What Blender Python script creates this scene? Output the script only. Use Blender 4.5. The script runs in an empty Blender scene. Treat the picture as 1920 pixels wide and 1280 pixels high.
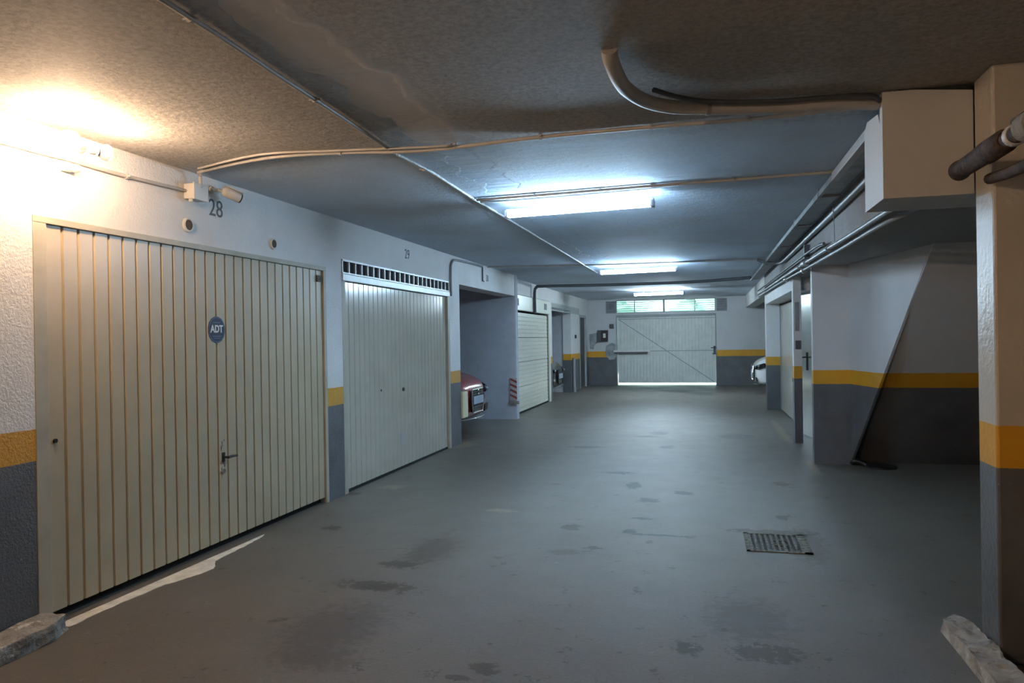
import bpy, bmesh, math, random
from mathutils import Vector, Matrix, noise
random.seed(7)
S = bpy.context.scene
C = S.collection

# ------------------------------------------------------------------ camera
def set_camera():
    yaw, pitch, roll = 0.2537, -0.0029, -0.0163
    f = Vector((-math.sin(yaw)*math.cos(pitch), math.cos(yaw)*math.cos(pitch), math.sin(pitch)))
    r = Vector((math.cos(yaw), math.sin(yaw), 0))
    u = r.cross(f)
    r2 = math.cos(roll)*r + math.sin(roll)*u
    u2 = -math.sin(roll)*r + math.cos(roll)*u
    cd = bpy.data.cameras.new('camera'); co = bpy.data.objects.new('camera', cd); C.objects.link(co)
    cd.sensor_width = 36; cd.lens = 1400/1920*36; cd.clip_start = 0.05; cd.clip_end = 200
    m = Matrix((r2, u2, -f)).transposed().to_4x4(); m.translation = Vector((0, 0, 1.5))
    co.matrix_world = m
    S.camera = co
set_camera()

# ------------------------------------------------------------------ world, exposure
w = bpy.data.worlds.new('daylight'); S.world = w; w.use_nodes = True
bg = w.node_tree.nodes['Background']; bg.inputs[0].default_value = (0.13, 0.215, 0.21, 1); bg.inputs[1].default_value = 1.35
sd = bpy.data.lights.new('sun', 'SUN'); sd.energy = 3.0; sd.angle = .01; so = bpy.data.objects.new('sun', sd); C.objects.link(so)
so.rotation_euler = (math.radians(14), 0, 0)      # high sun over the yard behind the gate
S.view_settings.view_transform = 'Standard'; S.view_settings.look = 'None'
S.view_settings.gamma = 1; S.view_settings.use_curve_mapping = False
S.view_settings.exposure = 2.55
TUBE = 31.0      # emission of the fluorescent tubes
BULB = 66.0      # emission of the warm bulb

# ------------------------------------------------------------------ materials
def lin(r, g, b):
    def c(v):
        v /= 255
        return v/12.92 if v <= 0.04045 else ((v+0.055)/1.055)**2.4
    return (c(r), c(g), c(b), 1)

class NT:
    def __init__(s, name):
        s.m = bpy.data.materials.new(name); s.m.use_nodes = True; s.t = s.m.node_tree
        s.b = s.t.nodes['Principled BSDF']
    def n(s, typ, **kw):
        x = s.t.nodes.new(typ)
        for k, v in kw.items(): setattr(x, k, v)
        return x
    def l(s, a, b): s.t.links.new(a, b)
    def math(s, op, a, b=None, clamp=False):
        x = s.n('ShaderNodeMath', operation=op); x.use_clamp = clamp
        for i, v in enumerate((a, b)):
            if v is None: continue
            if isinstance(v, (int, float)): x.inputs[i].default_value = v
            else: s.l(v, x.inputs[i])
        return x.outputs[0]
    def noise(s, vec, scale, detail=4, rough=0.55):
        x = s.n('ShaderNodeTexNoise'); x.inputs['Scale'].default_value = scale
        x.inputs['Detail'].default_value = detail; x.inputs['Roughness'].default_value = rough
        if vec is not None: s.l(vec, x.inputs['Vector'])
        return x.outputs['Fac']
    def ramp(s, fac, lo, hi):
        x = s.n('ShaderNodeMapRange'); x.clamp = True
        x.inputs[1].default_value = lo; x.inputs[2].default_value = hi
        s.l(fac, x.inputs[0]); return x.outputs[0]
    def mix(s, fac, a, b):
        x = s.n('ShaderNodeMix', data_type='RGBA')
        if isinstance(fac, (int, float)): x.inputs[0].default_value = fac
        else: s.l(fac, x.inputs[0])
        for i, v in ((6, a), (7, b)):
            if isinstance(v, tuple): x.inputs[i].default_value = v
            else: s.l(v, x.inputs[i])
        return x.outputs[2]
    def bump(s, h, strength, dist):
        x = s.n('ShaderNodeBump'); x.inputs['Strength'].default_value = strength; x.inputs['Distance'].default_value = dist
        s.l(h, x.inputs['Height']); s.l(x.outputs[0], s.b.inputs['Normal']); return x
    def pos(s): return s.n('ShaderNodeNewGeometry').outputs['Position']

def simple(name, col, rough=0.6, metal=0.0, var=0.06, vscale=6, bump=0.0, bscale=60, spec=0.5, dirt=None):
    N = NT(name); p = N.pos()
    f = N.noise(p, vscale, 5)
    dark = tuple(c*(1-var*2) for c in col[:3])+(1,)
    c = N.mix(N.ramp(f, .35, .65), dark, col)
    if dirt:
        c = N.mix(N.ramp(N.noise(p, dirt[1], 6, .7), dirt[2], dirt[2]+.06), c, dirt[0])
    N.l(c, N.b.inputs['Base Color'])
    N.b.inputs['Roughness'].default_value = rough; N.b.inputs['Metallic'].default_value = metal
    N.b.inputs['Specular IOR Level'].default_value = spec
    if bump: N.bump(N.noise(p, bscale, 4), bump, 0.01)
    return N.m

def emit(name, col, strength):
    N = NT(name)
    N.b.inputs['Base Color'].default_value = col
    N.b.inputs['Emission Color'].default_value = col; N.b.inputs['Emission Strength'].default_value = strength
    return N.m

WHITE = (0.74, 0.73, 0.72, 1); YEL = (0.66, 0.33, 0.015, 1); GREY = (0.13, 0.132, 0.14, 1)
def banded(name, white=WHITE, top=1.065, bot=0.895, bump=0.5, bscale=70, rough=0.55):
    N = NT(name); p = N.pos()
    sx = N.n('ShaderNodeSeparateXYZ'); N.l(p, sx.inputs[0])
    z = N.math('ADD', sx.outputs[2], N.math('MULTIPLY', N.math('SUBTRACT', N.noise(p, 9, 3), 0.5), 0.012))
    isw = N.ramp(z, top-.002, top+.002); isy = N.ramp(z, bot-.002, bot+.002)
    var = N.ramp(N.noise(p, 2.2, 6), .3, .7)
    W = N.mix(var, tuple(c*.90 for c in white[:3])+(1,), white)
    Y = N.mix(var, (0.56, 0.26, 0.015, 1), YEL)
    chips = N.ramp(N.noise(p, 34, 4, .65), .70, .73)
    Gc = N.mix(var, (0.075, 0.075, 0.08, 1), GREY); Gc = N.mix(chips, Gc, (.3, .29, .28, 1))
    c = N.mix(isy, Gc, Y); c = N.mix(isw, c, W)
    N.l(c, N.b.inputs['Base Color']); N.b.inputs['Roughness'].default_value = rough
    h = N.math('ADD', N.noise(p, bscale, 5, .6), N.math('MULTIPLY', N.noise(p, 5, 3), 1.2))
    N.bump(h, bump, 0.02)
    return N.m

def ceiling_mat():
    N = NT('ceiling_stucco'); p = N.pos()
    sx = N.n('ShaderNodeSeparateXYZ'); N.l(p, sx.inputs[0])
    # rough sprayed stucco near the camera, smooth trowelled strip beside the conduit, streaky plaster further on
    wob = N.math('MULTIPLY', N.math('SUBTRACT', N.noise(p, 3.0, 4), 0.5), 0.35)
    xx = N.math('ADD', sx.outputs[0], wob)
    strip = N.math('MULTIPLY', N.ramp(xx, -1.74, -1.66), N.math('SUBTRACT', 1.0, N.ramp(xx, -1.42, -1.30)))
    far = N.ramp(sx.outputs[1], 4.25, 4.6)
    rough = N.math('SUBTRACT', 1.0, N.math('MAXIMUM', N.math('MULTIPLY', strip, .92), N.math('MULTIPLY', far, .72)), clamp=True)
    n1 = N.noise(p, 36, 8, .8)
    sc = N.n('ShaderNodeVectorMath', operation='MULTIPLY'); sc.inputs[1].default_value = (1, 5, 1); N.l(p, sc.inputs[0])
    n2 = N.noise(sc.outputs[0], 3.2, 6, .6)
    v = N.n('ShaderNodeTexNoise'); v.inputs['Scale'].default_value = 16; v.inputs['Detail'].default_value = 7; v.inputs['Distortion'].default_value = .3
    N.l(p, v.inputs['Vector'])
    h = N.math('ADD', N.math('MULTIPLY', N.math('ADD', N.math('MULTIPLY', n1, 1.1), N.math('MULTIPLY', v.outputs['Fac'], .9)), rough), N.math('MULTIPLY', n2, .35))
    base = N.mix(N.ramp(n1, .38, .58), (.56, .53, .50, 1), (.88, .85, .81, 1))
    base = N.mix(N.math('SUBTRACT', 1.0, rough), base, (.60, .76, .95, 1))  # blue tint on the far ceiling imitates the glow around the tube lamps
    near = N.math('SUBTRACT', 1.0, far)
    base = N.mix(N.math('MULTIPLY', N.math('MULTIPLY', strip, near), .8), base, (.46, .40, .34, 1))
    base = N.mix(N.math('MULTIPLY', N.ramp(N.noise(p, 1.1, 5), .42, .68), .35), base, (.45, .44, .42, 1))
    N.l(base, N.b.inputs['Base Color']); N.b.inputs['Roughness'].default_value = .75
    N.bump(h, 1.0, .05)
    return N.m

STAINS = [ # x, y, half-x, half-y, kind (0 worn to brown cement, 1 dark crack or oil, 2 pale scrape, 3 faint scuffing, 4 round cover)
    (-2.00, 4.66, .130, .078, 0), (-1.98, 4.22, .236, .083, 0), (-1.92, 3.56, .176, .269, 3), (-1.83, 3.21, .161, .110, 3), (-1.76, 6.31, .148, .060, 2),
    (-1.06, 5.85, .085, .083, 0), (-.80, 5.30, .062, .040, 0), (-1.00, 3.26, .072, .064, 0), (-1.10, 3.14, .052, .025, 0), (-.11, 3.68, .060, .082, 0),
    (-1.61, 10.20, .226, .09, 1), (-.96, 8.31, .172, .07, 1), (-.73, 7.62, .073, .165, 1), (-.53, 6.94, .096, .091, 1), (-.23, 7.33, .089, .080, 1),
    (-.59, 5.81, .058, .064, 1), (-.37, 5.74, .206, .025, 1), (-.71, 11.83, .123, .2, 1), (-.53, 10.35, .095, .16, 1), (-.88, 11.42, .199, .08, 1),
    (-.53, 6.24, .096, .037, 1), (.42, 11.59, .254, .307, 4), (.72, 7.95, .072, .114, 0), (.59, 6.49, .052, .076, 0), (.19, 4.13, .146, .234, 3),
    (.26, 3.70, .155, .099, 0), (-2.95, 5.46, .087, .063, 0), (-3.15, 7.12, .131, .104, 2), (-3.39, 6.75, .063, .071, 0), (-.77, 21.04, .367, .5, 1),
    (-1.44, 22.35, .548, .5, 1), (-.06, 20.08, .278, .6, 1), (-3.98, 11.21, .521, .508, 3), (-3.38, 10.18, .16, .35, 2), (-1.92, 5.04, .123, .258, 3),
    (-.98, 5.16, .083, .052, 3), (1.16, 9.0, .05, .5, 2), (1.12, 12.5, .06, 1.5, 2), (.68, 5.7, .10, .35, 3), (.47, 6.0, .3, .06, 0)]
def floor_mat():
    N = NT('floor_paint'); p = N.pos()
    sx = N.n('ShaderNodeSeparateXYZ'); N.l(p, sx.inputs[0])
    X, Y = sx.outputs[0], sx.outputs[1]
    var = N.ramp(N.noise(p, 1.3, 6), .3, .7)
    base = N.mix(var, (.112, .097, .082, 1), (.142, .123, .103, 1))
    fine = N.noise(p, 22, 6, .7)
    base = N.mix(N.math('MULTIPLY', N.ramp(N.noise(p, 60, 6, .85), .40, .60), .45), base, (.195, .175, .15, 1))
    edge = N.math('MULTIPLY', N.math('SUBTRACT', N.noise(p, 16, 7, .75), 0.5), 4.6)
    cols = {0: (.050, .032, .016, 1), 1: (.028, .03, .032, 1), 2: (.32, .24, .16, 1), 3: (.060, .041, .025, 1), 4: (.04, .04, .04, 1)}
    for kind in (3, 0, 1, 2, 4):
        dmin = None
        for (x, y, hx, hy, k) in STAINS:
            if k != kind: continue
            mp = N.n('ShaderNodeMapping'); mp.inputs['Location'].default_value = (-x/hx, -y/hy, 0); mp.inputs['Scale'].default_value = (1/hx, 1/hy, 0)
            N.l(p, mp.inputs[0])
            ln = N.n('ShaderNodeVectorMath', operation='LENGTH'); N.l(mp.outputs[0], ln.inputs[0])
            dmin = ln.outputs['Value'] if dmin is None else N.math('MINIMUM', dmin, ln.outputs['Value'])
        if kind != 4: dmin = N.math('ADD', dmin, edge)
        m = N.math('SUBTRACT', 1.0, N.ramp(dmin, .85, 1.12 if kind != 3 else 1.7))
        m = N.math('MULTIPLY', m, {0: .85, 1: .9, 2: .6, 3: .6, 4: .6}[kind])
        base = N.mix(m, base, cols[kind])
    # chips and scuffs scattered everywhere
    base = N.mix(N.math('MULTIPLY', N.ramp(N.noise(p, 5.5, 8, .75), .61, .625), .8), base, (.052, .038, .024, 1))
    base = N.mix(N.math('MULTIPLY', N.ramp(N.noise(p, 8.5, 7, .75), .645, .655), .5), base, (.26, .24, .21, 1))
    # worn, dirty concrete strip along the foot of the right-hand wall and near the far gate
    worn = N.math('MULTIPLY', N.ramp(N.noise(p, 4, 6, .7), .50, .60), N.math('MAXIMUM', N.ramp(Y, 16.5, 19.5), 0.0))
    base = N.mix(N.math('MULTIPLY', worn, .6), base, (.07, .07, .065, 1))
    N.l(base, N.b.inputs['Base Color'])
    r = N.ramp(N.noise(p, 3.0, 6, .6), .25, .75)
    N.l(N.math('ADD', .282, N.math('MULTIPLY', r, .07)), N.b.inputs['Roughness'])
    N.b.inputs['Specular IOR Level'].default_value = .20
    h = N.math('ADD', N.math('MULTIPLY', N.noise(p, 75, 6, .8), 1.5), N.math('MULTIPLY', N.noise(p, 9, 4, .6), .9))
    N.bump(h, .5, .0085)
    return N.m

M = {}
M['wall'] = banded('wall_paint')
M['wall_far'] = banded('far_wall_paint', (.55, .56, .57, 1), 1.075, .885)
M['wall_stair'] = banded('stair_wall_paint', (.56, .56, .57, 1), 1.085, .925, bump=.15)
M['column'] = banded('column_paint', (.50, .46, .40, 1), 1.075, .885, bump=.22, rough=.32, bscale=40)
M['bay'] = simple('bay_paint', (.50, .51, .55, 1), .8, bump=.2)
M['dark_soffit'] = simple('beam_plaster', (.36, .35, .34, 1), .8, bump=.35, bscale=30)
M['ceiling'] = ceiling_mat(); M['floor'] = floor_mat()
M['door_cream'] = simple('cream_door_enamel', (.46, .385, .265, 1), .38, var=.05, vscale=3, dirt=((.26, .23, .16, 1), 11, .70))
M['door_white'] = simple('white_door_enamel', (.55, .50, .41, 1), .17, var=.04, vscale=3)
M['sectional'] = simple('sectional_door_coating', (.80, .78, .66, 1), .30, var=.03)
M['frame'] = simple('painted_steel_frame', (.42, .385, .30, 1), .5, var=.08)
M['silver'] = simple('silver_rail', (.45, .46, .46, 1), .42, .4)
M['steel'] = simple('galvanised_steel', (.66, .67, .66, 1), .22, .95, var=.08)
M['black'] = simple('black_plastic', (.012, .012, .013, 1), .4)
M['rubber'] = simple('black_rubber', (.008, .008, .008, 1), .9)
M['dark'] = simple('dark_void', (.02, .022, .026, 1), .9)
M['vent_dark'] = simple('vent_shadow_mesh', (.045, .04, .045, 1), .7)
M['plastic'] = simple('white_plastic', (.68, .66, .62, 1), .45)
M['conduit'] = simple('painted_conduit', (.48, .455, .43, 1), .5, bump=.2)
M['conduit_white'] = simple('flaking_white_conduit', (.68, .68, .68, 1), .5, var=.25, vscale=30, bump=.8, bscale=90)
M['conduit_grey'] = simple('grey_conduit', (.24, .25, .26, 1), .45)
M['conduit_dark'] = simple('dark_pipe', (.07, .075, .085, 1), .5)
M['tray'] = simple('cable_duct_metal', (.36, .37, .37, 1), .45, .3, var=.2)
M['rust'] = simple('rusty_brown_pipe', (.10, .058, .036, 1), .8, 0, var=.35, vscale=14, bump=.7, bscale=40, dirt=((.30, .27, .23, 1), 14, .66))
M['cement'] = simple('bare_cement', (.30, .28, .25, 1), .9, var=.2, vscale=10, bump=1.0, bscale=45, dirt=((.52, .49, .44, 1), 9, .56))
M['kerb_pale'] = simple('chipped_kerb_paint', (.44, .40, .35, 1), .85, var=.25, vscale=9, bump=1.0, bscale=40, dirt=((.15, .13, .11, 1), 16, .60))
M['cream_cement'] = simple('pale_cement_smear', (.74, .68, .56, 1), .9, var=.12, vscale=12, bump=.5)
M['patch_grey'] = simple('grey_wall_patch', (.34, .36, .38, 1), .9, var=.2)
M['box_cream'] = simple('boxing_board_paint', (.54, .53, .51, 1), .6, var=.02, vscale=2)
M['box_white'] = M['box_cream']
M['number'] = simple('stencil_paint', (.13, .135, .13, 1), .7, var=.2, vscale=40)
M['blue'] = simple('blue_vinyl', (.008, .012, .045, 1), .4)
M['white_vinyl'] = simple('white_vinyl', (.75, .75, .74, 1), .4)
M['iron'] = simple('cast_iron', (.20, .175, .13, 1), .7, .1, var=.4, vscale=30, bump=.8)
M['bumper'] = simple('cream_foam_bumper', (.72, .64, .42, 1), .7)
M['red_paint'] = simple('red_stripe_paint', (.24, .035, .03, 1), .6)
M['white_paint'] = simple('white_stripe_paint', (.42, .40, .38, 1), .6)
M['tube'] = emit('fluorescent_tube', (.52, .77, 1.0, 1), TUBE)
M['tube_mid'] = emit('middle_fluorescent_tube', (.54, .78, 1.0, 1), TUBE*1.35)
M['tube_far'] = emit('neutral_fluorescent_tube', (.70, .88, 1.0, 1), TUBE*1.7)
M['bulb'] = emit('warm_bulb', (1.0, .68, .43, 1), BULB)
M['assumed_bulb'] = emit('assumed_warm_bulb', (1.0, .68, .43, 1), BULB*2.7)  # stronger glow for the assumed lamp behind the camera
M['fixture'] = simple('fixture_grey_housing', (.42, .46, .52, 1), .4)
M['gate'] = simple('gate_grey_enamel', (.58, .61, .58, 1), .45, var=.05)
M['gate_trim'] = simple('gate_rail_enamel', (.25, .28, .30, 1), .45)
M['outside'] = simple('outside_pavement', (.62, .62, .58, 1), .9)
M['leaf'] = simple('outside_greenery', (.13, .26, .22, 1), .9, var=.3, vscale=1.5)
g = NT('window_glass'); g.b.inputs['Transmission Weight'].default_value = 1; g.b.inputs['Roughness'].default_value = .02
g.b.inputs['IOR'].default_value = 1.1; g.b.inputs['Base Color'].default_value = (.93, 1, .98, 1); M['glass'] = g.m
def paint(name, col):
    N = NT(name); N.b.inputs['Base Color'].default_value = col; N.b.inputs['Roughness'].default_value = .28
    N.b.inputs['Coat Weight'].default_value = .8; N.b.inputs['Coat Roughness'].default_value = .05
    return N.m
M['car_red'] = paint('red_car_paint', (.26, .016, .016, 1)); M['car_dark'] = paint('dark_car_paint', (.012, .015, .022, 1)); M['car_white'] = paint('white_car_paint', (.62, .63, .63, 1))
M['chrome'] = simple('chrome_trim', (.8, .8, .8, 1), .12, 1.0, var=0)
M['lens'] = simple('headlamp_lens', (.35, .38, .40, 1), .08, .5)
M['car_glass'] = simple('tinted_car_glass', (.015, .018, .02, 1), .05)
M['plate'] = simple('number_plate_white', (.32, .37, .45, 1), .4)
M['tyre'] = simple('tyre_rubber', (.012, .012, .012, 1), .85)
M['alloy'] = simple('alloy_rim', (.45, .46, .47, 1), .3, .8)

# ------------------------------------------------------------------ mesh builder
class MB:
    def __init__(s): s.b = bmesh.new()
    def box(s, x0, x1, y0, y1, z0, z1):
        v = [s.b.verts.new((x, y, z)) for x in (x0, x1) for y in (y0, y1) for z in (z0, z1)]
        for f in ((0,1,3,2),(4,6,7,5),(0,4,5,1),(2,3,7,6),(0,2,6,4),(1,5,7,3)): s.b.faces.new([v[i] for i in f])
        return s
    def obox(s, c, dx, dy, dz, m=None):
        n0 = len(s.b.verts); s.b.verts.ensure_lookup_table()
        s.box(-dx/2, dx/2, -dy/2, dy/2, -dz/2, dz/2); s.b.verts.ensure_lookup_table()
        for v in s.b.verts[n0:]:
            if m: v.co = m @ v.co
            v.co += Vector(c)
        return s
    def ring(s, c, r, ax, up, n=12, sq=1.0):
        side = ax.cross(up).normalized(); up2 = side.cross(ax).normalized()
        return [s.b.verts.new(c + side*math.cos(2*math.pi*i/n)*r + up2*math.sin(2*math.pi*i/n)*r*sq) for i in range(n)]
    def loft(s, rings, cap=True):
        n = len(rings[0])
        for a, b in zip(rings, rings[1:]):
            for i in range(n): s.b.faces.new((a[i], a[(i+1) % n], b[(i+1) % n], b[i]))
        if cap: s.b.faces.new(rings[0][::-1]); s.b.faces.new(rings[-1])
        return s
    def tube(s, pts, r, n=10):
        pts = [Vector(p) for p in pts]; rings = []
        for i, p in enumerate(pts):
            d = (pts[min(i+1, len(pts)-1)] - pts[max(i-1, 0)]).normalized()
            up = Vector((0, 0, 1)) if abs(d.z) < .9 else Vector((1, 0, 0.01)).normalized()
            rings.append(s.ring(p, r if not isinstance(r, (list, tuple)) else r[i], d, up, n))
        return s.loft(rings)
    def cyl(s, a, b, r, n=20, r2=None):
        return s.tube([a, b], [r, r if r2 is None else r2], n)
    def lathe(s, c, ax, prof, n=24):
        # prof: list of (distance along ax, radius)
        ax = Vector(ax).normalized(); up = Vector((0, 0, 1)) if abs(ax.z) < .9 else Vector((1, 0, 0))
        return s.loft([s.ring(Vector(c)+ax*t, max(r, 1e-4), ax, up, n) for t, r in prof])
    def poly(s, pts, d):
        # prism: polygon pts extruded by vector d
        a = [s.b.verts.new(p) for p in pts]; b = [s.b.verts.new(Vector(p)+Vector(d)) for p in pts]
        s.b.faces.new(a[::-1]); s.b.faces.new(b); n = len(a)
        for i in range(n): s.b.faces.new((a[i], a[(i+1) % n], b[(i+1) % n], b[i]))
        return s
    def sphere(s, c, r, n=16, m=10, sc=(1, 1, 1)):
        mt = Matrix.Translation(Vector(c)) @ Matrix.Diagonal((sc[0], sc[1], sc[2], 1))
        bmesh.ops.create_uvsphere(s.b, u_segments=n, v_segments=m, radius=r, matrix=mt); return s

ORG = {}
def origin_of(p): return ORG[p.name] if p is not None else Vector((0, 0, 0))
def obj(name, mb, mat, parent=None, smooth=False, bevel=0):
    b = mb.b; bmesh.ops.recalc_face_normals(b, faces=b.faces)
    if parent is None:
        xs = [v.co.x for v in b.verts]; ys = [v.co.y for v in b.verts]; zs = [v.co.z for v in b.verts]
        o0 = Vector(((min(xs)+max(xs))/2, (min(ys)+max(ys))/2, min(zs)))
    else: o0 = origin_of(parent)
    bmesh.ops.translate(b, verts=b.verts, vec=-o0)
    me = bpy.data.meshes.new(name); b.to_mesh(me); b.free()
    o = bpy.data.objects.new(name, me); C.objects.link(o)
    if parent is None: o.location = o0
    else: o.parent = parent
    ORG[o.name] = o0
    for m in (mat if isinstance(mat, (list, tuple)) else [mat]): me.materials.append(m)
    if smooth:
        for p in me.polygons: p.use_smooth = True
        me.set_sharp_from_angle(angle=math.radians(40))
    if bevel:
        bv = o.modifiers.new('bevel', 'BEVEL'); bv.width = bevel; bv.segments = 2; bv.limit_method = 'ANGLE'
    return o
def tag(o, label=None, cat=None, group=None, kind=None):
    if label: o['label'] = label
    if cat: o['category'] = cat
    if group: o['group'] = group
    if kind: o['kind'] = kind
    return o
def thing(name, loc, label, cat, group=None, kind=None):
    o = bpy.data.objects.new(name, None); C.objects.link(o); o.location = loc; o.empty_display_size = .1
    ORG[o.name] = Vector(loc); return tag(o, label, cat, group, kind)
def struct(name, mb, mat, parent=None, **kw):
    o = obj(name, mb, mat, parent, **kw)
    if parent is None: o['kind'] = 'structure'
    return o
def text_mesh(body, size, mat, name, parent, origin, xdir, ydir, depth=.002, font_offset=.0, width=1.0):
    cu = bpy.data.curves.new('t', 'FONT'); cu.body = body; cu.size = size; cu.extrude = depth/2; cu.offset = font_offset
    cu.align_x = 'CENTER'; cu.align_y = 'CENTER'
    to = bpy.data.objects.new('t', cu); C.objects.link(to)
    me = bpy.data.meshes.new_from_object(to.evaluated_get(bpy.context.evaluated_depsgraph_get()))
    bpy.data.objects.remove(to); bpy.data.curves.remove(cu)
    b = bmesh.new(); b.from_mesh(me); bpy.data.meshes.remove(me)
    X = Vector(xdir); Y = Vector(ydir); Z = X.cross(Y)
    for v in b.verts: v.co = Vector(origin) + X*v.co.x*width + Y*v.co.y + Z*v.co.z
    mb = MB(); mb.b.free(); mb.b = b
    return obj(name, mb, mat, parent)

XL = -3.45; CZ = 2.70; YF = 23.6; XD = -3.62

# ------------------------------------------------------------------ floor and ceiling
struct('floor', MB().box(-9.5, 7.5, -4.5, YF+.25, -.2, 0), M['floor'])
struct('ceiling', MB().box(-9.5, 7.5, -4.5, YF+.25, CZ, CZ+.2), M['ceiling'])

# ------------------------------------------------------------------ left wall
wl = MB()
wl.box(-3.75, XL, -4.5, 3.22, 0, CZ)            # near, before first door
wl.box(-3.75, XL, 3.22, 6.36, 2.20, CZ)         # over first door
wl.box(-3.75, XL, 6.36, 6.68, 0, CZ)            # pier
wl.box(-3.75, XL, 6.68, 9.86, 2.32, CZ)         # over vent
wl.box(-3.75, XL, 9.86, 10.30, 0, CZ)           # pier
wl.box(-3.75, XL, 10.30, 13.55, 2.31, CZ)       # over first open bay
W1 = struct('wall_left', wl, M['wall'])
wl = MB()
wl.box(-3.85, XD, 13.75, 17.55, 2.40, CZ)
wl.box(-3.85, XD, 17.55, 17.85, 0, CZ)
wl.box(-3.85, XD, 17.85, 20.5, 2.27, CZ)
wl.box(-3.85, XD, 20.5, 21.95, 0, CZ)
wl.box(-3.85, XD, 21.95, 23.2, 2.2, CZ)
wl.box(-3.85, XD, 23.2, YF, 0, CZ)
struct('wall_left_far', wl, M['wall'])
# partition walls and backs of the bays
bw = MB()
bw.box(-8.6, -3.46, 13.55, 13.75, 0, CZ)
bw.box(-8.6, -3.75, 10.10, 10.28, 0, CZ)
bw.box(-8.8, -8.6, 10.1, 21.0, 0, CZ)
bw.box(-8.6, -3.86, 17.65, 17.83, 0, CZ)
bw.box(-8.6, -3.86, 20.52, 20.7, 0, CZ)
struct('wall_bays', bw, M['bay'])
struct('trim_1', MB().box(-3.76, -3.44, 13.56, 13.74, 0, CZ), M['bay'])      # pier end beside the striped post
struct('wall_store', MB().box(-8.8, -3.76, 9.9, 10.09, 0, CZ).box(-4.9, -4.7, 3.0, 9.9, 0, CZ), M['bay'])

# painted numbers (part of the wall)
def stencil(body, y, z, size):
    text_mesh(body, size, M['number'], 'painted_number', W1, (XL+.0015, y, z), (0, 1, 0), (0, 0, 1), .002, .0, .95)
stencil('28', 4.745, 2.485, .175); stencil('29', 8.36, 2.535, .16); stencil('30', 11.75, 2.50, .15)

# round vent holes above the first door
def vent_ring(y, z, r, label):
    t = thing('round_vent', (XL, y, z-r), label, 'vent', 'round vents over the first garage door')
    obj('rim', MB().lathe((XL, y, z), (1, 0, 0), [(-.005, r*1.0), (.012, r*1.0), (.016, r*.9), (.016, r*.74), (.004, r*.70)], 28), M['plastic'], t, True)
    obj('opening', MB().lathe((XL, y, z), (1, 0, 0), [(.004, r*.74), (.0165, r*.72)], 24), simple('vent_hole_brown', (.10, .07, .05, 1), .9), t)
vent_ring(4.43, 2.325, .05, 'larger round vent with white rim left of the other, above the first garage door')
vent_ring(5.48, 2.32, .046, 'smaller round vent with white rim nearer the vent grille, above the first garage door')

# ------------------------------------------------------------------ garage door with vertical ribs
def ribbed(mb, y0, y1, z0, z1, x, n, depth=.010, gw=.011, th=.03):
    """sheet in the plane x, ribs vertical; groove between each pair of flats"""
    pitch = (y1-y0)/n; prof = []
    for i in range(n):
        a = y0+i*pitch
        prof += [(a+gw*.9, x), (a+pitch-gw*.9, x), (a+pitch-gw*.55, x-depth), (a+pitch+gw*.35 if i < n-1 else y1, x-depth)]
    prof = [(y0, x)] + prof[:]
    prof = sorted(prof, key=lambda q: q[0])
    pts = [(px, py, z0) for py, px in prof] + [(x-th, y1, z0), (x-th, y0, z0)]
    mb.poly(pts, (0, 0, z1-z0)); return mb

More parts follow.
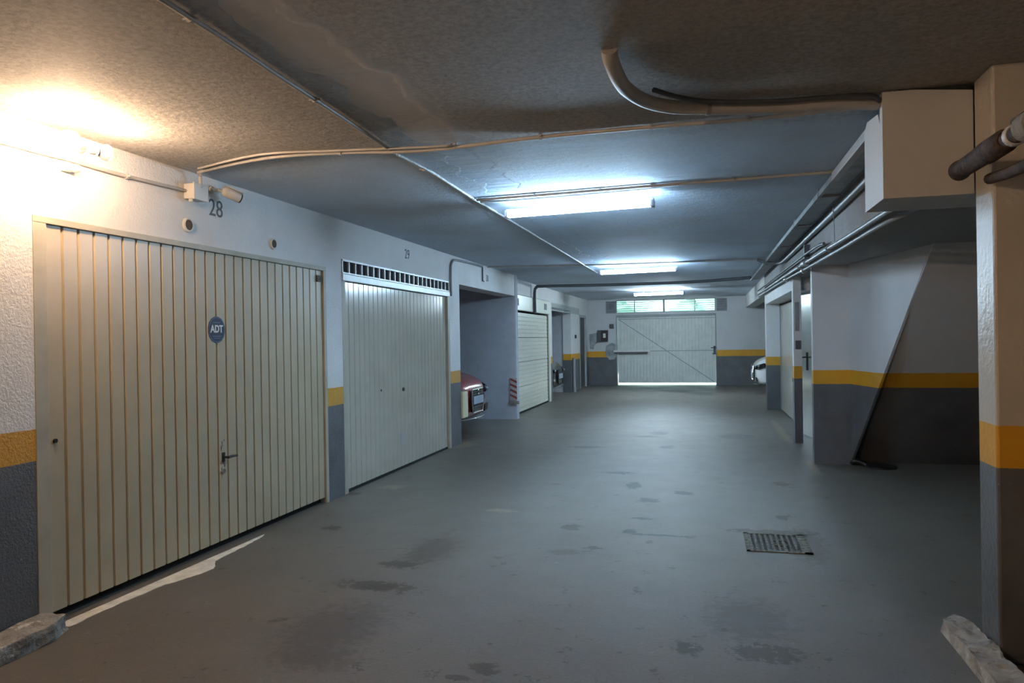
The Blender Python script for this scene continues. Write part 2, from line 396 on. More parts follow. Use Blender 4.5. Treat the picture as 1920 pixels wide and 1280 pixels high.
def garage_door_one():
    t = thing('door_1', (XL, 4.8, 0), 'large cream ribbed up-and-over garage door nearest the camera, with round blue sticker', 'garage door', kind='structure')
    p = obj('panel', ribbed(MB(), 3.29, 6.31, .055, 2.165, XL-.012, 27), M['door_cream'], t)
    obj('frame', MB().box(XL-.10, XL+.004, 3.20, 3.285, .0, 2.20).box(XL-.10, XL+.004, 6.315, 6.36, 0, 2.20).box(XL-.10, XL+.006, 3.20, 6.36, 2.168, 2.205), M['frame'], t, bevel=.003)
    obj('threshold_shadow_gap', MB().box(XL-.3, XL-.06, 3.29, 6.31, .0, .10), M['dark'], t).name = 'seal_or_gap_shade'  # dark box stands in for the shade in the gap under the door
    # handle
    hy, hz = 4.80, .665
    h = obj('handle', MB().tube([(XL-.01, hy, hz), (XL+.035, hy, hz)], .009).tube([(XL+.035, hy-.008, hz), (XL+.037, hy+.04, hz+.003), (XL+.035, hy+.10, hz)], [.010, .010, .008]), M['black'], t, True)
    obj('escutcheon', MB().box(XL-.012, XL-.006, hy-.018, hy+.014, hz-.035, hz+.035), M['black'], h)
    obj('lock_cylinder', MB().cyl((XL-.012, hy-.012, hz-.10), (XL+.004, hy-.012, hz-.10), .016), M['steel'], t, True)
    # scratches round the lock
    sc = MB()
    for i in range(26):
        yy = hy-.03+random.random()*.05; zz = hz-.17+random.random()*.33; l = .006+random.random()*.03
        if abs(zz-hz) < .03: continue
        sc.box(XL-.0122, XL-.0112, yy, yy+.002+random.random()*.005, zz, zz+l)
    obj('scratches', sc, simple('scratched_bare_metal', (.06, .045, .03, 1), .8), t)
    obj('bolt', MB().cyl((XL-.012, 3.33, .985), (XL-.002, 3.33, .985), .012), M['black'], t, True)
    obj('corner_bracket', MB().box(XL-.012, XL+.002, 6.20, 6.27, 2.06, 2.12), M['iron'], t)
    # sticker
    sy, sz = 4.745, 1.605
    k = [(XL-.0115, sy+.098*math.cos(a), sz+.098*math.sin(a)) for a in [math.radians(22.5/2+i*22.5) for i in range(16)]]
    o = obj('sticker', MB().poly(k, (.002, 0, 0)), M['blue'], t); o['label'] = 'round dark blue vinyl sticker with white letters'
    k2 = MB()
    n = 24
    for i in range(n):
        a0, a1 = 2*math.pi*i/n, 2*math.pi*(i+1)/n
        q = [(XL-.0094, sy+rr*math.cos(a), sz+rr*math.sin(a)) for rr, a in ((.088, a0), (.093, a0), (.093, a1), (.088, a1))]
        k2.poly(q, (.0008, 0, 0))
    k2.box(XL-.0094, XL-.0086, sy-.05, sy+.05, sz-.050, sz-.044).box(XL-.0094, XL-.0086, sy-.04, sy+.04, sz+.050, sz+.056).box(XL-.0094, XL-.0086, sy-.035, sy+.035, sz-.064, sz-.059)
    obj('sticker_border', k2, simple('sticker_pale_blue', (.10, .14, .24, 1), .4), o)
    text_mesh('ADT', .074, M['white_vinyl'], 'lettering', o, (XL-.0088, sy, sz+.004), (0, 1, 0), (0, 0, 1), .0012, .0025, .95)
garage_door_one()

def garage_door_two():
    t = thing('door_2', (XL, 8.25, 0), 'pale ribbed garage door under the long vent grille, second from the camera', 'garage door', kind='structure')
    obj('panel', ribbed(MB(), 6.76, 9.78, .03, 2.10, XL-.03, 26, .010, .010), M['door_white'], t)
    obj('frame', MB().box(XL-.10, XL+.002, 6.68, 6.755, 0, 2.17).box(XL-.10, XL+.002, 9.785, 9.86, 0, 2.17), M['frame'], t, bevel=.003)
    obj('top_rail', MB().box(XL-.09, XL+.014, 6.68, 9.86, 2.105, 2.172), M['silver'], t, bevel=.004)
    obj('seal_or_gap_shade', MB().box(XL-.06, XL-.028, 6.76, 9.78, 0, .03), M['rubber'], t)
    obj('lock_cylinder', MB().cyl((XL-.03, 8.23, .93), (XL-.012, 8.23, .93), .022), M['black'], t, True)
    obj('lock_plate', MB().box(XL-.032, XL-.026, 8.17, 8.29, .86, 1.0), M['door_white'], t)
    obj('repair_plate', MB().box(XL-.032, XL-.026, 8.15, 8.27, .28, .42), M['white_paint'], t)
    obj('bolt', MB().cyl((XL-.03, 7.62, .96), (XL-.022, 7.62, .96), .012), M['black'], t, True)
garage_door_two()
def vent_grille():
    t = thing('vent_grille', (XL, 8.25, 2.175), 'long dark barred vent grille over the second garage door', 'vent')
    obj('backing', MB().box(XL-.12, XL-.022, 6.69, 9.85, 2.175, 2.318), M['vent_dark'], t)
    obj('frame', MB().box(XL-.05, XL+.008, 6.69, 9.85, 2.175, 2.190).box(XL-.05, XL+.008, 6.69, 9.85, 2.300, 2.318), M['silver'], t)
    for i in range(23):
        y = 6.69+(i)*(3.16-.016)/22
        obj('bar', MB().box(XL-.018, XL+.004, y, y+.018, 2.190, 2.300), M['silver'], t)
vent_grille()

def garage_door_three():
    t = thing('door_3', (XD, 15.7, 0), 'white sectional garage door with horizontal ribs beside the striped post', 'garage door', kind='structure')
    secs = [(.03, .53), (.535, 1.03), (1.035, 1.53), (1.535, 2.04)]
    for a, b in secs:
        m = MB(); pts = [(XD-.06, 0, a)]
        n = 6; h = (b-a)/n; x = XD-.02
        prof = []
        for i in range(n):
            z = a+i*h
            prof += [(x, z+.006), (x, z+h-.012), (x-.008, z+h-.009), (x-.008, z+h-.001)]
        pts = [(px, 13.98, pz) for px, pz in prof] + [(x-.04, 13.98, b), (x-.04, 13.98, a)]
        m.poly(pts, (0, 3.40, 0)); obj('door_section', m, M['sectional'], t)
    obj('frame', MB().box(XD-.08, XD+.01, 13.76, 13.97, 0, 2.07).box(XD-.08, XD+.02, 17.40, 17.56, 0, 2.07), M['sectional'], t)
    obj('seal_or_gap_shade', MB().box(XD-.05, XD-.012, 13.98, 17.38, 0, .03).box(XD-.03, XD-.012, 17.375, 17.399, 0, 2.05), M['rubber'], t)
    hd = obj('header_panel', MB().box(XD-.08, XD+.03, 13.76, 17.56, 2.08, 2.39), M['sectional'], t, bevel=.01)
    for y in (14.15, 16.85): obj('vent_slot', MB().box(XD+.03, XD+.034, y, y+.28, 2.17, 2.31), M['patch_grey'], hd)
garage_door_three()

# red and white warning strip on the pier end
def warn():
    t = thing('warning_strip', (-3.44, 13.55, .38), 'red and white diagonally striped corner strip beside the white sectional garage door', 'warning strip')
    y0 = 13.535
    obj('strip', MB().box(-3.56, -3.43, y0, 13.559, .36, .78), M['white_paint'], t)
    s = MB()
    for i in range(4):
        z = .375+i*.10
        s.poly([(-3.56, y0-.002, z+.065), (-3.56, y0-.002, z+.105 if i < 3 else z+.10), (-3.43, y0-.002, z+.045), (-3.43, y0-.002, z)], (0, .002, 0))
    obj('stripes', s, M['red_paint'], t)
    obj('bracket', MB().box(-3.58, -3.39, y0-.01, 13.559, .29, .345), M['cement'], t)
warn()
def bumper():
    return tag(obj('wall_bumper', MB().box(-3.56, -3.425, 10.31, 10.56, .36, .74), M['bumper'], bevel=.012),
               'cream rectangular foam bumper on the pillar corner in front of the red car', 'bumper')
bumper()

# second open bay header vent
def bay_vent():
    t = thing('vent_grille', (XD, 19.2, 2.27), 'grey louvred panel over the open bay with the dark car', 'vent')
    obj('frame', MB().box(XD-.05, XD+.006, 17.86, 21.9, 2.19, 2.215).box(XD-.05, XD+.006, 17.86, 21.9, 2.355, 2.38), M['silver'], t)
    s = MB()
    for i in range(6): s.box(XD+.0, XD+.008, 17.86, 21.9, 2.222+i*.022, 2.234+i*.022)
    obj('louvre', s, M['conduit_grey'], t)
bay_vent()
def dark_door():
    t = thing('door_4', (XD, 22.6, 0), 'narrow dark door with pale metal edges beside the far wall', 'door', kind='structure')
    obj('leaf', MB().box(XD-.09, XD-.04, 22.03, 23.12, .03, 2.12), M['conduit_dark'], t)
    obj('frame', MB().box(XD-.10, XD+.012, 21.95, 22.03, 0, 2.2).box(XD-.10, XD+.012, 23.12, 23.2, 0, 2.2).box(XD-.10, XD+.012, 22.03, 23.12, 2.12, 2.2), M['silver'], t)
    obj('handle', MB().tube([(XD-.04, 22.15, 1.0), (XD+.02, 22.15, 1.0), (XD+.02, 22.27, 1.0)], .01), M['black'], t, True)
dark_door()
tag(obj('junction_box', MB().box(XD, XD+.04, 21.1, 21.22, 1.50, 1.60), M['black'], bevel=.005), 'small black switch box on the far left pier', 'switch')
tag(obj('drain_pipe', MB().cyl((XD+.05, 20.62, .10), (XD+.05, 20.62, .95), .045).cyl((XD+.05, 20.62, 0), (XD+.05, 20.62, .12), .06), M['conduit_grey'], None, True), 'short grey pipe standing at the foot of the far left pier', 'pipe')

# ------------------------------------------------------------------ far wall, gate, windows
GX0, GX1 = -2.70, .29
wf = MB()
wf.box(-3.85, GX0-.02, YF, YF+.22, 0, CZ); wf.box(GX1+.02, 7.0, YF, YF+.22, 0, CZ)
wf.box(GX0-.02, GX1+.02, YF, YF+.22, 2.20, 2.27); wf.box(GX0-.02, GX1+.02, YF, YF+.22, 2.665, CZ)
WF = struct('wall_back', wf, M['wall_far'])
def gate():
    t = thing('door_5', ((GX0+GX1)/2, YF, 0), 'wide grey ribbed garage entrance gate with diagonal brace at the far end', 'gate', kind='structure')
    m = MB(); n = 30; y = YF+.03; x0, x1 = GX0+.022, GX1-.001; pitch = (x1-x0)/n; prof = []
    for i in range(n):
        a = x0+i*pitch; prof += [(a+.012, y), (a+pitch-.012, y), (a+pitch-.006, y+.01), (a+pitch+.004 if i < n-1 else x1, y+.01)]
    pts = [(px, py, .085) for px, py in [(x0, y)]+prof] + [(x1, y+.03, .085), (x0, y+.03, .085)]
    m.poly(pts, (0, 0, 2.05)); obj('panel', m, M['gate'], t)
    obj('frame', MB().box(GX0-.02, GX0+.01, YF-.03, YF+.06, 0, 2.2).box(GX1, GX1+.03, YF-.03, YF+.06, 0, 2.2).box(GX0, GX1, YF-.03, YF+.06, 2.13, 2.2), M['gate_trim'], t)
    L = math.hypot(x1-x0-.1, 1.95); a = math.atan2(-1.95, x1-x0-.1)
    obj('diagonal_brace', MB().obox(((x0+x1)/2, y-.008, 1.08), L, .012, .022, Matrix.Rotation(-a, 3, 'Y')), M['gate_trim'], t)
    obj('cross_rail', MB().box(x0, x1, y-.012, y, 1.055, 1.075).box(x0, x1, y-.01, y, 2.06, 2.075), M['gate_trim'], t)
    obj('bottom_rail', MB().box(x0, x1, y-.006, y+.03, .075, .10), M['gate'], t)
    arm = obj('opener_arm', MB().box(GX0-.10, GX0+1.02, YF-.10, YF-.05, 1.045, 1.10), M['plastic'], t, bevel=.006)
    obj('arm_underside', MB().box(GX0-.08, GX0+.95, YF-.095, YF-.055, 1.00, 1.045), M['conduit_dark'], arm)
    obj('latch', MB().box(GX1-.14, GX1+.03, YF-.05, YF+.03, 1.13, 1.16).box(GX1-.10, GX1+.02, YF-.05, YF+.03, .95, .98).box(GX1-.06, GX1, YF-.05, YF+.03, .95, 1.20), M['conduit_dark'], t)
gate()
def windows():
    t = thing('window_1', ((GX0+GX1)/2, YF, 2.27), 'long bright four-pane strip window above the far gate', 'window', kind='structure')
    fr = MB(); z0, z1 = 2.27, 2.665
    xs = [GX0-.02, GX0+.555, -1.24, GX1-.60, GX1+.02]
    for i, x in enumerate(xs):
        wd = .012 if i not in (2,) else .028
        a = min(max(x-wd, GX0-.02), GX1-.005); fr.box(a, a+2*wd, YF+.02, YF+.07, z0, z1)
    fr.box(GX0-.02, GX1+.02, YF+.02, YF+.07, z0, z0+.02).box(GX0-.02, GX1+.02, YF+.02, YF+.07, z1-.02, z1)
    f = obj('window_frame', fr, M['gate_trim'], t)
    for a, b in zip(xs, xs[1:]):
        obj('pane', MB().box(a+.012, b-.012, YF+.04, YF+.046, z0+.02, z1-.02), M['glass'], t)
    s = MB()
    for i in range(5): s.box(GX0, GX1, YF+.10, YF+.12, z0+.058+i*.066, z0+.076+i*.066)
    obj('security_bars', s, M['steel'], t)
windows()
for x0, lab in ((-3.04, 'grey louvred vent left of the strip window above the far gate'), (.33, 'grey louvred vent right of the strip window above the far gate')):
    t = thing('wall_vent', (x0+.16, YF, 2.30), lab, 'vent', 'louvred vents beside the strip window')
    obj('frame', MB().box(x0, x0+.32, YF-.015, YF, 2.26, 2.65), M['patch_grey'], t)
    s = MB()
    for i in range(9): s.box(x0+.02, x0+.30, YF-.025, YF-.016, 2.285+i*.04, 2.305+i*.04)
    obj('louvre', s, M['conduit_dark'], t)
# electrical cabinets on the far wall
t = thing('electric_cabinet', (-3.12, YF, 1.38), 'dark open electric cabinet on the far wall left of the gate', 'electric cabinet')
obj('back_box', MB().box(-3.30, -2.98, YF-.10, YF, 1.38, 1.74), M['conduit_dark'], t)
obj('door', MB().box(-3.18, -2.99, YF-.14, YF-.105, 1.40, 1.72), M['black'], t)
obj('notice', MB().box(-3.12, -3.04, YF-.146, YF-.141, 1.50, 1.64), M['plastic'], t)
tag(obj('switch_box', MB().box(-2.93, -2.80, YF-.07, YF, 1.79, 1.93), M['conduit_dark'], bevel=.006), 'small dark square box above the electric cabinet beside the gate', 'switch box')
def patch(name, pts, lab):
    obj(name, MB().poly(pts, (0, -.006, 0)), M['patch_grey'], WF)
patch('cement_patch', [(-3.57, YF, 1.16), (-3.58, YF, 1.62), (-3.34, YF, 1.66), (-3.32, YF, 1.36), (-3.42, YF, 1.26), (-3.45, YF, 1.14)], '')
patch('cement_patch', [(-3.05, YF, 1.25), (-2.86, YF, 1.34), (-2.76, YF, 1.30), (-2.73, YF, .95), (-2.78, YF, .82), (-2.95, YF, .80), (-3.08, YF, .98)], '')

# outside, seen through the windows and under the gate
struct('floor_outside', MB().box(-20, 20, YF+.25, 60, -.25, -.06), M['outside'])
def hedge(cx, cy, w_, h_, seed, lab):
    b = bmesh.new(); bmesh.ops.create_icosphere(b, subdivisions=4, radius=1)
    for v in b.verts:
        d = noise.noise(v.co*2.3+Vector((seed, 0, 0)))*.30+noise.noise(v.co*7+Vector((seed, 3, 0)))*.12
        v.co = Vector((v.co.x*w_*(1+d)+cx, v.co.y*.9*(1+d)+cy, (v.co.z*(1+d)+1)*h_/2-.1))
        if v.co.z < -.06: v.co.z = -.06
    m = MB(); m.b.free(); m.b = b; return tag(obj('shrub', m, M['leaf'], None, True), lab, 'shrub', 'shrubs outside the gate')
hedge(-4.2, 33, 1.5, 3.4, 1.0, 'green shrub outside behind the second window pane')
hedge(-.7, 34, 1.0, 3.1, 5.0, 'green shrub outside behind the third window pane')

# ------------------------------------------------------------------ right side
XB = 1.16
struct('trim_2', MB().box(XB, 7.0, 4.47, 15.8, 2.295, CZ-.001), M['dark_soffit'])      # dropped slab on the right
wr = MB()
wr.box(1.18, 1.46, 15.80, 16.05, 0, CZ)              # pier before the far right bay
wr.box(1.18, 1.46, 16.05, YF, 2.34, CZ)
wr.box(1.46, 1.62, 15.80, 16.05, 0, 2.34)
wr.box(1.47, 1.62, 12.15, 13.25, 0, 2.34)            # behind, between doors
wr.box(1.18, 1.62, 11.00, 11.12, 0, 2.34) if False else wr.box(1.18, 1.285, 10.98, 11.16, 0, 2.34)   # slim pier
wr.box(1.18, 1.60, 11.16, 15.80, 2.12, 2.34)         # lintel over white door
wr.box(1.47, 1.62, 15.78, 15.80, 0, 2.12)
WR = struct('wall_right', wr, M['wall'])
ws = MB()
ws.box(1.205, 1.60, 9.27, 9.40, 0, 2.34)             # block face by the stairs
# stair side wall: the triangle above the sloping soffit
P0 = (1.592, 9.30); P1 = (1.99, 7.42)
ws.poly([(P0[0], P0[1], 0), (P0[0], P0[1], 2.34), (P1[0], P1[1], 2.34)], (.025, .0, 0))
struct('wall_stairs', ws, M['wall_stair'])
# sloping underside of the stair flight
struct('wall_soffit', MB().poly([(1.59, 9.45, 0), (2.0, 7.36, 2.35), (6.9, 7.36, 2.35), (6.9, 9.45, 0)], (0, .12, .10)), M['wall_stair'])
struct('wall_behind', MB().box(-3.45, 2.55, -3.3, -3.1, 0, CZ).box(2.40, 2.55, -3.1, 3.86, 0, CZ), M['wall'])  # unseen walls, set close and white to bounce more light onto the ceiling
struct('wall_side', MB().box(6.9, 7.1, -4.5, YF, 0, CZ)
       .box(1.62, 6.9, 9.6, 9.8, 0, 2.34).box(1.63, 6.9, 15.8, 16.0, 0, CZ), M['bay'])
# column
struct('trim_3', MB().box(1.262, 1.95, 3.80, 4.03, 0, CZ), M['column'], bevel=.012)
struct('wall_near', MB().box(1.95, 6.9, 3.86, 4.0, 0, CZ), M['column'])

def white_door():
    t = thing('door_6', (1.47, 14.5, 0), 'white ribbed garage door recessed in the right wall', 'garage door', kind='structure')
    m = MB(); pts = []
    x = 1.45; n = 14; y0, y1 = 13.25, 15.78; pitch = (y1-y0)/n; prof = [(y0, x)]
    for i in range(n):
        a = y0+i*pitch; prof += [(a+.012, x), (a+pitch-.014, x), (a+pitch-.008, x+.01), (a+pitch+.004 if i < n-1 else y1, x+.01)]
    pts = [(px, py, .02) for py, px in prof] + [(x+.03, y1, .02), (x+.03, y0, .02)]
    m.poly(pts, (0, 0, 2.06)); obj('panel', m, M['door_white'], t)
    obj('frame', MB().box(1.44, 1.47, 15.74, 15.79, 0, 2.12).box(1.44, 1.47, 13.20, 13.25, 0, 2.12), M['gate_trim'], t)
    obj('lock_cylinder', MB().cyl((1.43, 13.6, .72), (1.455, 13.6, .72), .03), M['black'], t, True)
white_door()
def metal_door():
    t = thing('door_7', (1.43, 11.5, 0), 'narrow shiny metal door with black lever handle by the stair wall', 'door', kind='structure')
    a = Vector((1.385, 12.0, 0)); b = Vector((1.479, 11.1, 0)); d = (b-a).normalized(); nrm = Vector((d.y, -d.x, 0))
    if nrm.x > 0: nrm = -nrm
    def slab(m, s0, s1, o0, o1, z0, z1):
        q = [a+d*s0+nrm*o0, a+d*s1+nrm*o0, a+d*s1+nrm*o1, a+d*s0+nrm*o1]
        m.poly([(p.x, p.y, z0) for p in q], (0, 0, z1-z0)); return m
    L = (b-a).length
    obj('leaf', slab(MB(), .0, L, -.04, 0, .02, 2.28), M['steel'], t)
    obj('frame', slab(slab(MB(), -.03, .0, -.05, .012, 0, 2.33), 0, L, -.05, .012, 2.28, 2.33), M['gate_trim'], t)
    h = a+d*.40
    m = MB(); m.tube([h+Vector((0, 0, 1.17)), h+nrm*.06+Vector((0, 0, 1.17)), h+nrm*.06-d*.14+Vector((0, 0, 1.17))], .011)
    o = obj('handle', m, M['black'], t, True)
    obj('back_plate', slab(MB(), .37, .42, 0, .012, .98, 1.24), M['black'], o)
metal_door()
tag(obj('light_switch', MB().box(1.20, 1.27, 10.955, 10.98, 1.30, 1.42), M['conduit_dark'], bevel=.004), 'small dark switch on the slim pier beside the metal door', 'switch')
tag(obj('wall_sign', MB().box(1.20, 1.255, 10.97, 10.98, 1.55, 1.95), M['patch_grey'], bevel=.003), 'narrow grey plate above the switch on the slim pier', 'plate')

# ------------------------------------------------------------------ boxed duct by the column
def duct_box():
    t = thing('duct_boxing', (1.06, 4.24, 2.17), 'grey-cream boxed-in duct hanging under the ceiling beside the column', 'duct box')
    x0, x1, y0, y1, z0 = .862, 1.262, 4.04, 4.47, 2.165
    obj('front_board', MB().poly([(x0, y0, z0), (x1, y0, z0), (x1, y0, 2.664), (x0+.14, y0, 2.690), (x0, y0, 2.690)], (0, .015, 0)), M['box_cream'], t)
    # side board with a broken upper back corner
    obj('side_board', MB().poly([(x0, y0+.016, z0), (x0, y1, z0), (x0, y1, 2.60), (x0, y1-.07, 2.64), (x0, y0+.10, 2.61), (x0, y0+.06, 2.55), (x0, y0+.045, 2.69), (x0, y0+.016, 2.69)], (.014, 0, 0)), M['box_cream'], t)
    obj('inner_block', MB().box(x0+.06, x1-.002, y0+.02, y1, z0+.02, 2.699), M['dark'], t)  # added dark core keeps lamp light out of the top gap
    obj('bottom_board', MB().box(x0+.015, x1+.28, y0+.016, y1, z0, z0+.014), M['box_cream'], t)
duct_box()

# ------------------------------------------------------------------ pipes and conduits
def smooth_path(pts, k=5):
    P = [Vector(p) for p in pts]; out = []
    for i in range(len(P)-1):
        p0, p1, p2, p3 = P[max(i-1, 0)], P[i], P[i+1], P[min(i+2, len(P)-1)]
        for j in range(k):
            t = j/k; out.append(.5*((2*p1)+(p2-p0)*t+(2*p0-5*p1+4*p2-p3)*t*t+(3*p1-p0-3*p2+p3)*t*t*t))
    out.append(P[-1]); return out
def conduit(name, pts, r, mat, lab, cat, clips=(), smooth=True, group=None):
    if not clips:
        o = obj(name, MB().tube(smooth_path(pts) if smooth else pts, r), mat, None, True); return tag(o, lab, cat, group)
    t = thing(name, pts[0], lab, cat, group)
    obj('tube', MB().tube(smooth_path(pts) if smooth else pts, r), mat, t, True)
    for (p, d) in clips:
        p = Vector(p); d = Vector(d).normalized()
        obj('clip', MB().tube([p-d*.008, p+d*.008], r*1.45).obox((p.x, p.y, p.z), .012+abs(d.y)*.05, .012+abs(d.x)*.05, .008), mat, t, True)
    return t

conduit('ceiling_conduit', [(-1.80, .2, 2.688), (-1.79, 2.19, 2.687), (-1.82, 3.01, 2.687), (-1.84, 3.6, 2.687), (-1.88, 4.40, 2.687)], .011, M['conduit'],
        'long thin painted conduit running along the ceiling from the top left of the view', 'conduit', [((-1.80, 2.35, 2.687), (0, 1, 0)), ((-1.83, 3.3, 2.687), (0, 1, 0))])
conduit('ceiling_conduit', [(-1.88, 4.42, 2.687), (-1.85, 4.9, 2.686), (-1.86, 5.4, 2.687), (-1.87, 6.0, 2.686), (-1.87, 6.9, 2.687), (-1.88, 10, 2.687), (-1.90, 13.6, 2.687)], .0105, M['conduit_white'],
        'flaking white conduit along the ceiling past the left end of the nearest tube lamp', 'conduit', [((-1.87, 4.86, 2.687), (0, 1, 0)), ((-1.87, 6.0, 2.687), (0, 1, 0))])
conduit('ceiling_conduit', [(-3.37, 4.47, 2.58), (-3.37, 4.47, 2.64), (-3.36, 4.46, 2.674), (-3.30, 4.42, 2.687), (-2.7, 4.24, 2.686), (-2.2, 4.27, 2.687), (-1.65, 4.32, 2.670), (-.92, 4.30, 2.686), (-.28, 4.29, 2.687), (.24, 4.30, 2.686), (.66, 4.27, 2.687), (.86, 4.24, 2.687)], .012, M['conduit'],
        'pale conduit crossing the ceiling from the junction box on the left wall', 'conduit', [((-2.2, 4.27, 2.687), (1, 0, 0)), ((-1.45, 4.315, 2.684), (1, 0, 0)), ((-.92, 4.30, 2.687), (1, 0, 0)), ((-.28, 4.29, 2.687), (1, 0, 0)), ((.24, 4.30, 2.687), (1, 0, 0))])
conduit('ceiling_conduit', [(-3.30, 4.36, 2.688), (-2.7, 4.16, 2.688), (-2.2, 4.22, 2.688), (-1.55, 4.27, 2.674), (-1.47, 4.29, 2.688)], .008, M['conduit'],
        'thinner pale conduit side by side with the crossing conduit near the junction box', 'conduit')
conduit('ceiling_conduit', [(-1.86, 6.06, 2.686), (-1.3, 6.03, 2.686), (-.39, 5.96, 2.686), (.22, 5.94, 2.687), (.95, 5.89, 2.687)], .011, M['conduit'],
        'pale conduit crossing the ceiling just before the nearest tube lamp', 'conduit', [((-1.35, 6.03, 2.687), (1, 0, 0)), ((-.8, 5.99, 2.687), (1, 0, 0)), ((-.39, 5.96, 2.687), (1, 0, 0)), ((.22, 5.94, 2.687), (1, 0, 0))])
conduit('ceiling_conduit', [(-1.86, 6.17, 2.686), (-1.3, 6.16, 2.686), (-.45, 6.05, 2.686), (-.25, 5.97, 2.687)], .010, M['conduit'],
        'second conduit beside it, ending over the right end of the nearest tube lamp', 'conduit')
conduit('ceiling_conduit', [(-3.43, 11.7, 2.687), (-1.7, 12.1, 2.687), (-.2, 12.2, 2.687), (.95, 12.25, 2.687)], .012, M['conduit'],
        'pale conduit crossing the ceiling before the second tube lamp', 'conduit')
conduit('ceiling_pipe', [(-3.56, 15.75, 2.05), (-3.56, 15.75, 2.50), (-3.53, 15.8, 2.61), (-3.40, 15.85, 2.64), (-2.2, 16.1, 2.64), (-.3, 16.1, 2.64), (.9, 15.7, 2.66)], .032, M['conduit_dark'],
        'dark pipe crossing the far ceiling and turning down beside the sectional door', 'pipe')
# big bent hose on the near ceiling
dp = [(-.37, 3.12, 2.70), (-.37, 3.17, 2.675), (-.36, 3.32, 2.655), (-.34, 3.50, 2.655), (-.27, 3.70, 2.655), (-.15, 3.84, 2.655), (.05, 3.92, 2.655), (.35, 3.985, 2.652), (.62, 4.02, 2.655), (.85, 4.095, 2.655)]
t = thing('ceiling_hose', (-.37, 3.12, 2.6), 'thick painted pipe curving over the near ceiling into the boxed duct', 'pipe')
obj('tube', MB().tube(smooth_path(dp, 6), .034, 16), M['conduit'], t, True)
obj('clamp', MB().tube([(.02, 3.912, 2.655), (.04, 3.917, 2.655)], .038, 16), M['conduit_grey'], t, True)
conduit('ceiling_cable', [(-.22, 3.60, 2.67), (-.10, 3.74, 2.665), (.05, 3.835, 2.66), (.35, 3.905, 2.655), (.62, 3.94, 2.66), (.80, 3.99, 2.665), (.855, 4.062, 2.655)], .012, M['conduit_dark'],
        'dark cable lying against the near side of the thick curved ceiling pipe', 'cable')
conduit('wall_conduit', [(XL+.016, 0.5, 2.545), (XL+.016, 3.0, 2.542), (XL+.016, 3.4, 2.545), (XL+.016, 3.82, 2.541), (XL+.016, 4.41, 2.556)], .0115, M['conduit'],
        'thin conduit along the left wall under the twin bulb lamp', 'conduit', [((XL+.016, 3.86, 2.541), (0, 1, 0)), ((XL+.016, 2.9, 2.541), (0, 1, 0))])
conduit('wall_conduit', [(XL+.015, 9.90, 2.12), (XL+.015, 9.90, 2.45), (XL+.015, 9.94, 2.58), (XL+.015, 10.1, 2.64), (XL+.015, 10.6, 2.66), (XL+.015, 11.43, 2.67)], .016, M['conduit_grey'],
        'grey conduit bending up beside the second garage door', 'conduit')
conduit('wall_conduit', [(XL+.012, 11.46, 2.67), (XL+.012, 11.46, 2.44), (XL+.012, 11.52, 2.44)], .010, M['conduit_dark'],
        'short dark conduit dropping beside the painted number over the open bay', 'conduit', smooth=False)

# junction box
t = thing('junction_box', (XL, 4.47, 2.49), 'white junction box on the left wall between the bulb lamp and the camera', 'junction box')
obj('body', MB().box(XL, XL+.075, 4.40, 4.54, 2.50, 2.605), M['plastic'], t, bevel=.004)
obj('lid', MB().box(XL+.075, XL+.088, 4.395, 4.545, 2.495, 2.61), M['plastic'], t, bevel=.003)
obj('cable_gland', MB().cyl((XL+.04, 4.42, 2.48), (XL+.04, 4.42, 2.50), .014), M['plastic'], t, True)
# security camera
def sec_camera():
    t = thing('security_camera', (XL, 4.70, 2.565), 'cream bullet security camera over the painted 28', 'security camera')
    obj('mount', MB().lathe((XL, 4.70, 2.615), (1, 0, 0), [(0, .028), (.012, .028), (.018, .014), (.06, .012)]).tube([(XL+.055, 4.70, 2.615), (XL+.075, 4.74, 2.605)], .012), M['plastic'], t, True)
    a = Vector((XL+.075, 4.72, 2.612)); d = Vector((.50, .80, -.30)).normalized()
    obj('housing', MB().lathe(a, d, [(0, .018), (.012, .033), (.02, .036), (.130, .036), (.135, .033)], 24), M['plastic'], t, True)
    obj('lens', MB().lathe(a, d, [(.1355, .034), (.143, .034), (.145, .028)], 24), M['black'], t, True)
    top = MB(); m = Matrix((d, Vector((0, 0, 1)).cross(d).normalized(), d.cross(Vector((0, 0, 1)).cross(d)).normalized())).transposed()
    top.obox(a+d*.085+Vector((0, 0, .039)), .14, .066, .004, m); obj('sun_shield', top, M['plastic'], t)
sec_camera()
